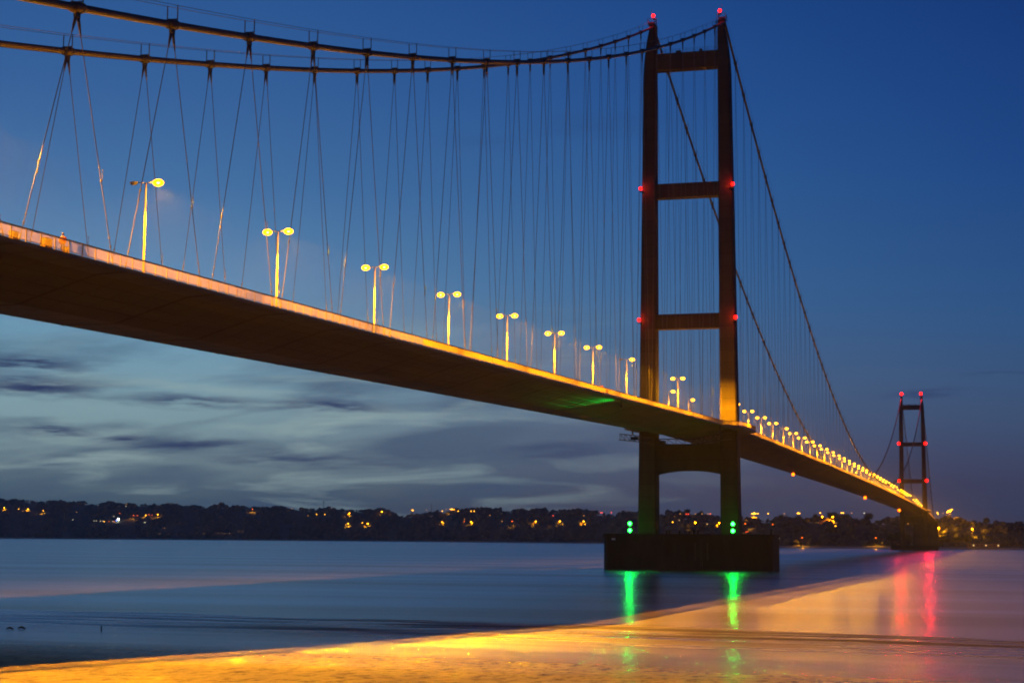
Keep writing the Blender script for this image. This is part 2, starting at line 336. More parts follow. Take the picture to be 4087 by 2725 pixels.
# deck
def stations(a, b, s): return list(np.arange(a, b, s))+[b]
XS = stations(-600, 1720, 10)
mb = MB(); secs = []
for x in XS:
    f = F(x)
    secs.append([(x, -PY, f), (x, -PY, f-.35), (x, -10.9, f-.5), (x, -3, f-2.95), (x, 3, f-2.95), (x, 10.9, f-.5), (x, PY, f-.35), (x, PY, f),
                 (x, 10.4, f), (x, 10.3, f+.02), (x, -10.3, f+.02), (x, -10.4, f)])
mb.loft(secs)
def seam(x, t=.05, wd=.22):
    f = F(x); P = [(-13.68, f-.36), (-10.9, f-.5), (-3, f-2.95), (3, f-2.95), (10.9, f-.5), (13.68, f-.36)]
    for i in range(5):
        (ya, za), (yb, zb) = P[i], P[i+1]; nrm = Vector((0, zb-za, -(yb-ya))).normalized()*t
        mb.beam(Vector((x, ya, za))+nrm*.4, Vector((x, yb, zb))+nrm*.4, wd, t)
for x in np.arange(-590, 700, 18.1): seam(x)
for x in np.arange(-585.5, 0, 4.52): seam(x, .025, .07)
for y, dz in ((-9.2, -1.03), (-7.2, -1.65), (-5.1, -2.30)):       # longitudinal stiffener welds on the inclined plate
    for x in np.arange(-598, 400, 12): mb.beam((x, y, F(x)+dz-.015), (x+12, y, F(x+12)+dz-.015), .08, .03)
deck = mb.build('deck', steel, bridge)
walk = mat('walkway_surface', (.30, .26, .2), .8)
mb = MB()
for s in (-1, 1): mb.loft([[(x, s*10.45, F(x)+.004), (x, s*13.5, F(x)+.004), (x, s*13.5, F(x)+.03), (x, s*10.45, F(x)+.03)][::s] for x in XS])
mb.build('walkway', walk, deck)
mb = MB(); mb.loft([[(x, -9.9, F(x)+.02), (x, -9.9, F(x)+.38), (x, -.9, F(x)+.5), (x, .9, F(x)+.5), (x, 9.9, F(x)+.38), (x, 9.9, F(x)+.02)] for x in XS]); mb.build('carriageway', asphalt, deck)
# balconies round the tower legs
def balcony(x0, s):
    pts = [(x0-26, PY-.02), (x0-13, 17.5), (x0+13, 17.5), (x0+17, 16.6), (x0+17, PY-.02)]
    f = F(x0)+.03; mb = MB()
    base = [(p[0], s*p[1]) for p in pts]
    a = [(p[0], p[1], F(p[0])+.006) for p in base]; b = [(p[0], p[1], F(p[0])-.75) for p in base]
    mb.loft([b, a] if s > 0 else [a, b]); bal = mb.build('tower_balcony', steel, bridge)
    mb = MB(); path = base
    for i in range(len(path)-1):
        p, q = Vector((*path[i], 0)), Vector((*path[i+1], 0)); n = max(1, int((q-p).length/.16))
        if i == len(path)-2 and False: continue
        for k in range(n+1):
            c = p.lerp(q, k/n); z = F(c.x)
            if k % 14 == 0: mb.box((c.x, c.y, z+.55), (.1, .1, 1.1))
            else: mb.box((c.x, c.y, z+.57), (.03, .03, .98))
        mb.beam((p.x, p.y, F(p.x)+1.12), (q.x, q.y, F(q.x)+1.12), .09, .09); mb.beam((p.x, p.y, F(p.x)+.12), (q.x, q.y, F(q.x)+.12), .06, .05)
    mb.build('balcony_railing', railm, bal)
for x0 in (0, L1):
    for s in (-1, 1): balcony(x0, s)
# parapets: posts, slats, top rail, bottom rail
for s in (-1, 1):
    mb = MB(); y = s*PY*1.0 - s*.08
    gaps = lambda x: any(a-26 < x < a+17 for a in (0, L1))
    k = 0; x = -598.0
    while x < 1716:
        if not gaps(x): mb.box((x, y, F(x)+.55), (.09, .09, 1.1))
        x += 2.2
    x = -598.0
    while x < 1716:
        st = .11 if x < -60 else (.3 if x < 400 else 1.1)
        if not gaps(x):
            wd, dp = (.028, .018) if x < -290 else ((.026, .03) if st == .11 else ((.07, .05) if st == .3 else (.3, .05)))
            mb.box((x, y, F(x)+.58), (wd, dp, .9))
        x += st
    for (h, t) in ((1.10, .09), (.14, .05), (1.02, .03)):
        for a, b in ((-600, -26), (17, L1-26), (L1+17, 1718)):
            ss = stations(a, b, 12)
            for i in range(len(ss)-1): mb.beam((ss[i], y, F(ss[i])+h), (ss[i+1], y, F(ss[i+1])+h), t, t)
    mb.build('parapet', railm, bridge)
# crash barriers beside the carriageway and in the median
for y in (-10.15, -.55, .55, 10.15):
    mb = MB(); ss = stations(-598, 1716, 12)
    for h in (.62, .9):
        for i in range(len(ss)-1): mb.beam((ss[i], y, F(ss[i])+h), (ss[i+1], y, F(ss[i+1])+h), .06, .16)
    for x in np.arange(-598, 1716, 4.0): mb.box((x, y, F(x)+.5), (.1, .1, .95))
    mb.build('crash_barrier', galv, bridge)

# towers
def leg_sec(z):
    out = 15.1+(13.1-15.1)*(z-12)/148
    hx = 3.0-(z-12)/148*.55
    if z > 150: out -= .0062*(z-150)**2+.02*(z-150)
    return out, hx
def beacon(parent, loc, r, ln=True):
    mb = MB(); mb.ell(loc, (r, r, r*1.05)); b = mb.build('red_beacon', redm, parent)
    mb = MB(); mb.ell((loc[0]-r*.62, loc[1], loc[2]), (r*.6, r*.6, r*.6), 8, 6); mb.build('beacon_core', redcore, b) if False else None
    return b
def tower(x0, zb, br, blr):
    for s in (-1, 1):
        mb = MB(); secs = []
        for z in [zb, 12, 20, 40, 70, 100, 130, 150, 154, 158, 161, 163.5, 165, 166]:
            out, hx = leg_sec(max(z, 12)); inn = 9.6
            if z > 158: inn = 9.6-.0
            ch = .35
            P = [(-hx, inn+ch), (-hx+ch, inn), (hx-ch, inn), (hx, inn+ch), (hx, out-ch), (hx-ch, out), (-hx+ch, out), (-hx, out-ch)]
            if z > 162: P = [(a*(1-(z-162)*.05), b) for a, b in P]
            ring = [(x0+a, YO+s*b, z) for a, b in P]
            secs.append(ring if s > 0 else ring[::-1])
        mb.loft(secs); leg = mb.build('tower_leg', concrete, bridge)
        # saddle house, rails and aerials on the leg top
        mb = MB(); cy = YO+s*10.9
        mb.box((x0, cy, 166.5), (2.6, 1.8, .9))
        for a in (-1.8, -.6, .6, 1.8):
            for b in (-1.1, 1.1): mb.box((x0+a, cy+b, 167), (.08, .08, 1.9))
        for b in (-1.1, 1.1): mb.beam((x0-1.8, cy+b, 167.9), (x0+1.8, cy+b, 167.9), .08, .08); mb.beam((x0-1.8, cy+b, 167.3), (x0+1.8, cy+b, 167.3), .06, .06)
        for a in (-1.8, 1.8): mb.beam((x0+a, cy-1.1, 167.9), (x0+a, cy+1.1, 167.9), .08, .08)
        mb.box((x0+.4, cy+.2, 169.4), (.07, .07, 4.2)); mb.box((x0-1.2, cy-s*1.6, 166.6), (.1, .1, 3.2))
        mb.build('saddle_platform', darksteel, leg)
        mb = MB()       # caged ladder down the inner face at the top
        yi = YO+s*9.25
        for a in (-.3, .3): mb.box((x0-2.0+a, yi, 159.8), (.07, .07, 12))
        for z in np.arange(154, 166, .8): mb.box((x0-2.0, yi-s*.2, z), (.75, .5, .07))
        mb.build('ladder', darksteel, leg)
        # aviation beacons
        bz = [(x0-1.2, YO+s*10.3, 169.0)]
        for z in (114.8, 74.6):
            out, hx = leg_sec(z); bz.append((x0-hx-.3, YO+s*(out+.35), z))
        for (a, b, c) in bz:
            mb = MB(); mb.box((a, b, c-br-.25), (.35, .35, .6)); mb.box((a+.5, b-s*.3, c-br-.45), (1.4, 1.0, .12)); br_ = mb.build('beacon_bracket', darksteel, leg)
        for (a, b, c) in bz:
            g = MB(); g.ell((a, b, c), (br, br, br*1.05)); g.build('red_beacon', redm, leg)
            if x0 == 0: light('beacon_light', 'POINT', (a-.9, b, c), (1, .03, .01), 700*blr, leg, .15)
    for k, (za, zc) in enumerate(((151.6, 156.6), (111.8, 116.1), (71.8, 76.2))):
        mb = MB(); hx = 1.9
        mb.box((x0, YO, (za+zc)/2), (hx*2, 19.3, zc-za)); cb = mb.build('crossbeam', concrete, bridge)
        if k == 0:
            mb = MB()
            for y in np.arange(-8.6, 8.7, 2.15):
                for a in (-1.7, 1.7): mb.box((x0+a, YO+y, zc+.6), (.07, .07, 1.2))
            for a in (-1.7, 1.7):
                for h in (.65, 1.2): mb.box((x0+a, YO, zc+h), (.06, 18.4, .06))
            mb.box((x0-1, YO+2.5, zc+.4), (1.1, 1.5, .8)); mb.box((x0-.6, YO-4.3, zc+.5), (.8, .9, 1)); mb.build('crossbeam_railing', darksteel, cb)
    # lower arched beam under the deck
    mb = MB(); secs = []
    for y in np.linspace(-9.9, 9.9, 13):
        zb_ = 29.3-1.2*(abs(y)/9.9)**2.2; secs.append([(x0-2.1, YO+y, zb_), (x0+2.1, YO+y, zb_), (x0+2.1, YO+y, 37.2), (x0-2.1, YO+y, 37.2)])
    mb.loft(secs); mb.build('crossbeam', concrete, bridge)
    for s in (-1, 1): mb = MB(); mb.box((x0, YO+s*8.2, 37.7), (2.4, 1.8, 1.2)); mb.build('deck_bearing', darksteel, bridge)
tower(0, 10.2, .5, 1.0)
tower(L1, 5.0, 1.5, 1.0)
# southern pier standing in the river
mb = MB(); y0, y1, hx, tz = -24.9, 24.8, 9.0, 10.6
c = 1.2; ring = [(-hx, y0+c), (-hx+c, y0), (hx-c, y0), (hx, y0+c), (hx, y1-c), (hx-c, y1), (-hx+c, y1), (-hx, y1-c)]
mb.loft([[(a, b, z) for a, b in ring] for z in (-3, 3, 9.6)])
ring2 = [(a*1.035, b*1.012, 0) for a, b, in ring]
mb.loft([[(a, b, z) for a, b, _ in ring2] for z in (9.6, tz)])
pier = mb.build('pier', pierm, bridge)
mb = MB()
for y in np.arange(y0+.6, y1, 3.1): mb.box((-hx-.15, y, tz+.55), (.09, .09, 1.1))
for h in (.6, 1.1): mb.box((-hx-.15, (y0+y1)/2, tz+h), (.05, y1-y0-1, .05))
mb.build('pier_railing', darksteel, pier)
for y in (6.1, 5.2, 2.2, -.7, -2.0, -3.2, -24.5, 9.0):
    mb = MB(); h = 1.1+.3*math.sin(y*3); mb.tube([(-hx+1.2, y, tz), (-hx+1.2, y, tz+h*.8), (-hx+1.2, y, tz+h*.8+.05), (-hx+1.2, y, tz+h)], [.25, .22, .36, .34], 10); mb.build('mooring_bollard', pierm, pier)
mb = MB()
for y in (-4.1, -4.7): mb.box((-hx-.22, y, 5.4), (.1, .1, 9))
for z in np.arange(1.4, 9.8, .4): mb.box((-hx-.22, -4.4, z), (.08, .6, .06))
for y in (-6.2, -2.6): mb.box((-hx-.2, y, 5.6), (.25, .3, 5.2))
mb.build('pier_ladder', galv, pier)
mb = MB(); mb.box((-hx-.08, 21.7, 9.0), (.06, 1.1, .55)); mb.build('pier_notice_plate', mat('pale_plate', (.45, .42, .45), .6), pier)
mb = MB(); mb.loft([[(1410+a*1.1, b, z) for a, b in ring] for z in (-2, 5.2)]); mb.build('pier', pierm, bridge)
# end supports beyond the frame
mb = MB(); mb.box((-565, 0, 12), (20, 26, 30)); mb.build('anchorage', concrete, bridge)
mb = MB(); mb.box((1712, 0, 20), (24, 30, 36)); mb.build('anchorage', concrete, bridge)

# main cables, hand ropes, clamps, hangers
SP = 17.91
side_x = [-37.7-SP*k for k in range(0, 28)]; side_x = [x for x in side_x if x > -500] + [-19.8]
main_x = [22.0+SP*k for k in range(0, 77)]
north_x = [L1+24+SP*k for k in range(0, 14)]
def cable_pts():
    P = [x for x in stations(-560, 0, 9)]+[x for x in stations(0, L1, 9)][1:]+[x for x in stations(L1, 1700, 9)][1:]
    return P
cables = {}
for s in (-1, 1):
    cy = s*HY+YO*.0
    mb = MB(); mb.tube([(x, cy, CZ(x)) for x in cable_pts()], .36, 10); cables[s] = mb.build('main_cable', cablem, bridge)
    mb = MB()
    for q in (-.55, .55):
        mb.tube([(x, cy+q, CZ(x)+1.75+.12*math.cos(0)) for x in cable_pts()], .026, 4, smooth=False)
    mb.build('hand_rope', darksteel, cables[s])
def slope(x): return (CZ(x+.5)-CZ(x-.5))
def clamp(mb, x, s, n=10):
    z = CZ(x); d = Vector((1, 0, slope(x))).normalized(); c = Vector((x, s*HY, z))
    mb.tube([c-d*.95, c+d*.95], .47, n)
    mb.tube([c-d*.6, c-d*.45], .53, n); mb.tube([c+d*.45, c+d*.6], .53, n)
    for q in (-.16, .16): mb.beam((x-.28, s*HY+q, z-.35), (x+.28, s*HY+q, z-.95), .06, .5) if False else None
    mb.box((x, s*HY, z-.62), (.75, .28, .6))
    for g in (-1, 1):
        foot = Vector((x+g*8.05, s*HY, F(x+g*8.05))); a = Vector((x+g*.14, s*HY, z-.7)); e = (foot-a).normalized()
        mb.tube([a, a+e*1.0, a+e*1.9], [.17, .13, .05], 6)
    for q in (-.55, .55):
        mb.box((x, s*HY+q, z+1.15), (.085, .085, 1.5))
        mb.beam((x, s*HY+q*.8, z+.3), (x, s*HY+q, z+.5), .09, .09)
    mb.box((x, s*HY, z+.52), (.09, 1.1, .09))
def hanger(mb, x, s, g, n=5, r=.042, knobs=True):
    z = CZ(x)-.7; fx = x+g*8.05; a = Vector((x+g*.14, s*HY, z)); b = Vector((fx, s*HY, F(fx)+.02)); e = (b-a); Ln = e.length; e.normalize()
    if Ln < 1: return
    mb.tube([a, b], r, n, caps=False, smooth=True)
    if knobs and Ln > 14:
        h1 = 8.6+.5*math.sin(x*1.7+s)
        for h, q in ((h1, .1), (h1+1.2*g, .07), (2.4, .09), (3.2, .08)):
            p = b-e*h; mb.ell(p, (q, q, q*1.7), 6, 4)
        p = b-e*h1; mb.tube([p+Vector((.18*g, 0, 0)), p+Vector((.22*g, 0, 1.0*g))], .028, 4); mb.ell(p+Vector((.22*g, 0, 1.0*g)), (.06, .06, .09), 6, 4)
        mb.tube([b-e*1.3, b], .075, 6)
# the clamps and hangers that show largest are single parts, the remainder one part each
vis = [x for x in side_x if x > -400]
single_clamps = [(x, s) for s in (-1, 1) for x in vis] + [(x, s) for x in main_x[:28] for s in (-1, 1)]
for x, s in single_clamps[:98]:
    mb = MB(); clamp(mb, x, s); mb.build('cable_clamp', darksteel, cables[s])
mb = MB(); done = set(single_clamps[:98])
for x in side_x+main_x+north_x:
    for s in (-1, 1):
        if (x, s) not in done: clamp(mb, x, s, 6)
tag(mb.build('cable_clamps', darksteel, bridge), kind='stuff')
singles = [(x, s, g) for s in (-1, 1) for x in vis for g in (-1, 1) if x+g*8 < -8] + [(x, s, g) for x in main_x[:5] for s in (-1, 1) for g in (-1, 1)]
singles = singles[:99]
for x, s, g in singles:
    mb = MB(); hanger(mb, x, s, g); mb.build('hanger', hangm, bridge)
mb = MB(); done = set(singles)
for x in side_x+main_x+north_x:
    for s in (-1, 1):
        for g in (-1, 1):
            if (x, s, g) not in done: hanger(mb, x, s, g, 4, .042 if x < 300 else .05, knobs=x < 200)
tag(mb.build('hangers', hangm, bridge), kind='stuff')
# maintenance gantry slung under the deck before the tower
mb = MB(); gx = -25.0
chord = [(16.2, 38.9), (10.5, 38.3), (5, 37.3), (-5, 37.3), (-10.5, 38.3), (-15.5, 38.9)]
for xx in (gx-.9, gx+.9):
    for i in range(len(chord)-1):
        (ya, za), (yb, zb) = chord[i], chord[i+1]
        mb.beam((xx, ya, za), (xx, yb, zb), .16, .16); mb.beam((xx, ya, za-1.7), (xx, yb, zb-1.7), .16, .16)
        n = 4
        for k in range(n):
            t0, t1 = k/n, (k+1)/n; P0 = (ya+(yb-ya)*t0, za+(zb-za)*t0); P1 = (ya+(yb-ya)*t1, za+(zb-za)*t1)
            mb.beam((xx, P0[0], P0[1]), (xx, P0[0], P0[1]-1.7), .1, .1); mb.beam((xx, P0[0], P0[1]), (xx, P1[0], P1[1]-1.7), .08, .08)
for (ya, za) in chord: mb.box((gx, ya, za-1.75), (2.0, .6, .1))
for i in range(len(chord)-1):
    (ya, za), (yb, zb) = chord[i], chord[i+1]; mb.beam((gx, ya, za-1.78), (gx, yb, zb-1.78), 1.6, .06)
for y in (12.6, -12.6): mb.box((gx, y, 40.0), (.4, .4, 2.6))
mb.box((gx, 12, 37.6), (1.2, 2.2, .9)); mb.box((gx, 8.4, 37.4), (1.2, 1.6, 1.0))
mb.build('maintenance_gantry', darksteel, bridge)
# amber channel lights under the main span
for x in (289, 733, 1167):
    mb = MB(); mb.box((x, 3.2, F(x)-3.15), (.5, .5, .4)); hold = mb.build('channel_light', darksteel, bridge)
    rr = .7 if x < 400 else (1.0 if x < 900 else 1.3)
    mb = MB(); mb.ell((x, 2.6, F(x)-3.35-rr), (rr, rr, rr)); mb.build('amber_lantern', orangem, hold)
# green sector light under the walkway of the side span
mb = MB(); gx0 = -158.0; mb.box((gx0, -12.6, F(gx0)-.9), (.3, .3, 1.2)); mb.box((gx0, -12.6, F(gx0)-1.6), (.5, .5, .4))
sf = mb.build('sector_light', darksteel, bridge)
light('sector_beam', 'SPOT', (gx0-.5, -12.5, F(gx0)-1.75), (0, 1, .06), 12000, sf, .12, aim=(-1, .33, .055), spot=40, blend=1.0)

# ------------------------------------------------------------------ bridge street lamps
def lantern(root, s, lit, H, near):
    """arm along y on side s"""
    mb = MB(); mb.ell((0, s*1.45, H+.12), (.24, .55, .13), 12, 6); mb.tube([(0, s*.1, H-.02), (0, s*1.0, H+.12)], .05, 6); h = mb.build('lantern', lampbody, root)
    mb = MB(); mb.ell((0, s*1.45, H-.05), (.44, .60, .38) if lit else (.2, .45, .12), 16, 10); mb.build('lantern_bowl', bowlm if lit else lampbody, h)
    if lit:
        mb = MB(); mb.ell((0, s*1.45, H-.06), (.13, .2, .13), 10, 6); mb.build('bulb', bulbm, h)
        for q in (-1, 1): light('lantern_light', 'SPOT', (q*.12, s*1.45, H-.56), SODIUM, P_LAMP*(.52 if s < 0 else .2), h, .12, aim=(q*.47, s*.3, -1), spot=103, blend=.35)
        if s < 0: light('lantern_spill', 'POINT', (0, s*1.45, H-.6), SODIUM, P_LAMP*.018, h, .12)
def street_lamp(lits, H=13.0, single=None):
    r = empty('street_lamp')
    mb = MB(); mb.tube([(0, 0, 0), (0, 0, 2.2), (0, 0, 2.3), (0, 0, H)], [.17, .16, .13, .085], 10); mb.build('pole', galv, r)
    for s in ((-1, 1) if single is None else (single,)): lantern(r, s, lits[0 if s < 0 else 1], H, True)
    return r
protos = {(1, 1): street_lamp((1, 1)), (1, 0): street_lamp((1, 0)), 'single': street_lamp((1, 1), 12.2, single=-1)}
specs = {k: tree_of(v) for k, v in protos.items()}; used = set()
def put(kind, loc, label, group='street lamps along the bridge deck'):
    o = protos[kind] if kind not in used else copy_tree(protos[kind], specs[kind]); used.add(kind)
    o.location = loc; tag(o, label, 'street lamp', group); return o
near = [(-343.7, 'tall street lamp nearest the camera with only its right lantern lit', (1, 0)),
        (-308.2, 'second double street lamp from the left on the bridge with both lanterns lit', (1, 1)),
        (-272.5, 'third double street lamp from the left on the bridge with both lanterns lit', (1, 1)),
        (-236.8, 'fourth double street lamp from the left, midway along the near side span', (1, 1)),
        (-201.1, 'fifth double street lamp from the left on the near side span', (1, 1)),
        (-165.1, 'sixth double street lamp from the left on the near side span', (1, 1)),
        (-129.9, 'seventh double street lamp from the left, second before the big tower', (1, 1)),
        (-93.1, 'street lamp just left of the big tower with one lit lantern', (1, 0)),
        (-21.8, 'tallest street lamp seen between the two legs of the big tower', (1, 1))]
for x, lb, k in near:
    o = put(k, (x, 0, F(x)+.5), lb)
    if x == -21.8: light('tower_leg_fill', 'SPOT', (0, -1.9, 12.2), SODIUM, P_LAMP*.55, o, .12, aim=(22, -10, -8.5), spot=54, blend=1.0)  # extra spot added at this lamp to brighten the foot of the tower leg
put('single', (13.0, 9.2, F(13)), 'short single street lamp between the tower legs, left of the tall double one')
put('single', (48.5, 9.2, F(48)), 'short single street lamp between the tower legs, right of the tall double one')
for x in (-379.4, -415.3, -451.2, -487.1): put((1, 1), (x, 0, F(x)+.5), 'double street lamp on the side span, left of the photo frame')
ordn = ['first', 'second', 'third', 'fourth', 'fifth', 'sixth', 'seventh', 'eighth', 'ninth', 'tenth']
n = 0
for k in range(-1, 34):
    x = 123.4+35.93*k
    if k == -1: lb = 'double street lamp hidden behind the right leg of the big tower'
    elif k < 10: lb = '%s double street lamp to the right of the big tower on the main span' % ordn[k]
    else: lb = 'small distant street lamp in the crowded receding row on the main span'
    kk = (1, 0) if k == 3 else (1, 1)
    if k in (27,): continue
    put(kk, (x, 0, F(x)+.5), lb)
for x, y in ((1362, 9.2), (1397, 9.2), (1432, 0), (1468, 0), (1504, 0), (1540, 0), (1576, 0)):
    put('single' if y else (1, 1), (x, y, F(x)+(0 if y else .5)), 'tiny far street lamp at the feet of the distant tower')

# green navigation lanterns on the pier
for y, lb in ((16.8, 'green navigation light pair standing on the pier left of the tower'), (-13.6, 'green navigation light pair in front of the right tower leg on the pier')):
    r = empty('navigation_light', (-8.6, y, tz), label=lb, cat='navigation light', group='green navigation lights on the pier')
    mb = MB(); mb.box((0, 0, 1.6), (.14, .14, 3.2)); mb.box((0, 0, .1), (.5, .5, .2)); mb.build('pole', darksteel, r)
    for h in (.95, 2.95):
        mb = MB(); mb.ell((-.35, 0, h), (.5, .5, .52), 12, 8); mb.build('green_lantern', greenm, r)
        mb = MB(); mb.box((-.1, 0, h-.45), (.5, .3, .1)); mb.build('bracket', darksteel, r)
        light('green_light', 'SPOT', (-.9, 0, h), GREENC, 1900, r, .25, aim=(-1, 0, -.5), spot=84, blend=.5)
# red lights reflect from the far tower
for s in (-1, 1):
    for z in (114.8, 74.6, 169): light('beacon_light', 'SPOT', (L1-6, YO+s*(15.5 if z < 160 else 11), z), (1, .02, .035), 42000, bridge, 1.2, aim=(-1, -.06, -.35), spot=62, blend=.4)

# person and boxes on the walkway
def person(x, y):
    z = F(x)+.005; r = empty('person', (x, y, z), rz=R(200), label='person in an orange jacket standing at the bridge railing', cat='person')
    me = bpy.data.meshes.new('body')
    V = [(0, 0, .95), (0, 0, 1.15), (0, 0, 1.38), (0, 0, 1.50), (.015, 0, 1.60), (.01, 0, 1.70),
         (0, .1, .9), (.01, .11, .5), (-.02, .12, .09), (.13, .13, .04), (0, -.1, .9), (.02, -.11, .5), (-.01, -.12, .09), (.14, -.13, .04),
         (0, .19, 1.40), (-.02, .25, 1.13), (.09, .24, .90), (.12, .23, .83), (0, -.19, 1.40), (-.02, -.25, 1.13), (.14, -.22, .98), (.18, -.2, .93)]
    E = [(0, 1), (1, 2), (2, 3), (3, 4), (4, 5), (0, 6), (6, 7), (7, 8), (8, 9), (0, 10), (10, 11), (11, 12), (12, 13), (2, 14), (14, 15), (15, 16), (16, 17), (2, 18), (18, 19), (19, 20), (20, 21)]
    rad = [.14, .13, .15, .06, .075, .085, .095, .06, .045, .035, .095, .06, .045, .035, .06, .048, .036, .03, .06, .048, .036, .03]
    me.from_pydata(V, E, []); o = bpy.data.objects.new('body', me); COL.objects.link(o); o.parent = r
    sk = o.modifiers.new('skin', 'SKIN'); sv = me.skin_vertices[0].data
    for i, q in enumerate(rad): sv[i].radius = (q, q)
    sv[0].use_root = True; o.modifiers.new('sub', 'SUBSURF').levels = 2; o.modifiers['sub'].render_levels = 2
    me.materials.append(mat('skin_and_trousers', (.12, .08, .06), .8))
    jk = mat('orange_jacket', (.55, .12, .03), .7)
    mb = MB(); secs = []
    for h, a, b in ((.84, .16, .21), (1.0, .165, .215), (1.2, .16, .225), (1.38, .155, .25), (1.46, .11, .17), (1.51, .07, .08)):
        secs.append([(a*math.cos(t)+.0, b*math.sin(t), h) for t in np.linspace(0, 2*math.pi, 16, endpoint=False)])
    mb.loft(secs, smooth=True)
    for s in (-1, 1): mb.tube([(0, s*.2, 1.42), (-.02, s*.26, 1.13), (.1, s*.245, .93)], [.085, .07, .055], 8)
    mb.build('jacket', jk, r)
    mb = MB(); mb.ell((-.01, 0, 1.69), (.115, .1, .115), 12, 8); mb.build('hair', mat('hair', (.05, .03, .02), .8), r)
    for s in (-1, 1):
        mb = MB(); mb.ell((.12 if s > 0 else .18, s*.22, .83 if s > 0 else .9), (.04, .035, .06), 8, 6)
        mb.build('hand', mat('skin', (.45, .28, .2), .6), r)
person(-382.2, -12.9)
cabm = mat('cabinet_paint', (.30, .16, .05), .6, noise=(2, .2))
def cabinet(x, y, wx, wy, h, label, name='equipment_cabinet', cat='cabinet', mt=None, grp='cabinets on the walkway'):
    r = empty(name, (x, y, F(x)+.004), label=label, cat=cat, group=grp)
    mb = MB(); mb.box((0, 0, h/2+.06), (wx, wy, h)); mb.box((0, 0, .03), (wx*.9, wy*.9, .06)); mb.build('body', mt or cabm, r)
    mb = MB(); mb.box((0, 0, h+.11), (wx+.08, wy+.08, .08)); mb.build('lid', darksteel, r)
    mb = MB(); mb.box((0, -wy/2-.02, h/2+.06), (wx*.8, .03, h*.8)); mb.box((wx*.3, -wy/2-.05, h/2), (.03, .04, .2)); mb.build('door', mt or cabm, r)
cabinet(-383.9, -12.4, 1.0, .45, .95, 'wide rust coloured cabinet behind the railing left of the person')
cabinet(-381.0, -12.5, .45, .4, .62, 'low orange cabinet behind the railing right of the person')
cabinet(-389.0, -12.5, .8, .4, .75, 'brown cabinet behind the railing near the left edge')
redbox = mat('telephone_box_paint', (.6, .10, .02), .5)
cabinet(-177.7, -12.9, .4, .4, 1.45, 'small orange emergency telephone box above the railing, midway to the tower', 'emergency_telephone', 'telephone box', redbox, 'emergency telephones on the walkway')
cabinet(-76.6, -12.9, .4, .4, 1.5, 'small orange emergency telephone box on the walkway between the tower legs', 'emergency_telephone', 'telephone box', redbox, 'emergency telephones on the walkway')
# ------------------------------------------------------------------ far bank: terrain by azimuth from the near foreshore
DS = [(-12, 2250), (7.0, 2240), (10.6, 2654), (12.5, 4100), (16, 4700), (21.3, 5480), (32.5, 6500), (42, 7000), (60, 8000)]      # azimuth, distance of the shoreline
DR = [(-12, 470), (7, 480), (10.6, 800), (12.5, 1000), (21, 1700), (32, 2500), (60, 3000)]                                         # width of the rising ground
RH = [(-14, 52), (-.8, 43.7), (.5, 45), (.9, 47), (1.8, 53), (3.3, 50), (4.4, 50.5), (5.2, 53), (6.7, 50), (7.3, 52), (8.3, 52), (9.6, 62), (10.9, 68), (12.1, 86), (13.6, 105), (15.3, 110), (16.8, 119),
      (17.6, 123), (18.0, 104), (18.5, 108), (19.3, 100), (20.0, 125), (22.2, 133), (24.2, 146), (27, 158), (29, 170), (30.5, 178), (33, 196), (60, 190)]   # skyline height in metres
def tab(T, a): return float(np.interp(a, [p[0] for p in T], [p[1] for p in T]))
def polar(x, y): dx, dy = x+508.84, y+87.68; return math.degrees(math.atan2(dy, dx)), math.hypot(dx, dy)
def ground(az, d):
    ds = tab(DS, az); dr = tab(DR, az); t = (d-ds)/dr; H = tab(RH, az)-15
    if t < 0: return max(-3, t*dr*.02)
    s = min(1, max(0, (t-.10)/.80)); s = s*s*(3-2*s)
    bump = (math.sin(az*7.1+t*5)+math.sin(az*17.3+t*11+1.3)*.6)*.022*H*min(1, t*4)
    return 2.2*min(1, t/.04)+(H-2.2)*(s*.86+.14*min(1, t))*(1 if t < 1.3 else max(.6, 1-(t-1.3)*.3))+bump
def world(az, d, z=None): return (-508.84+d*math.cos(R(az)), -87.68+d*math.sin(R(az)), ground(az, d) if z is None else z)
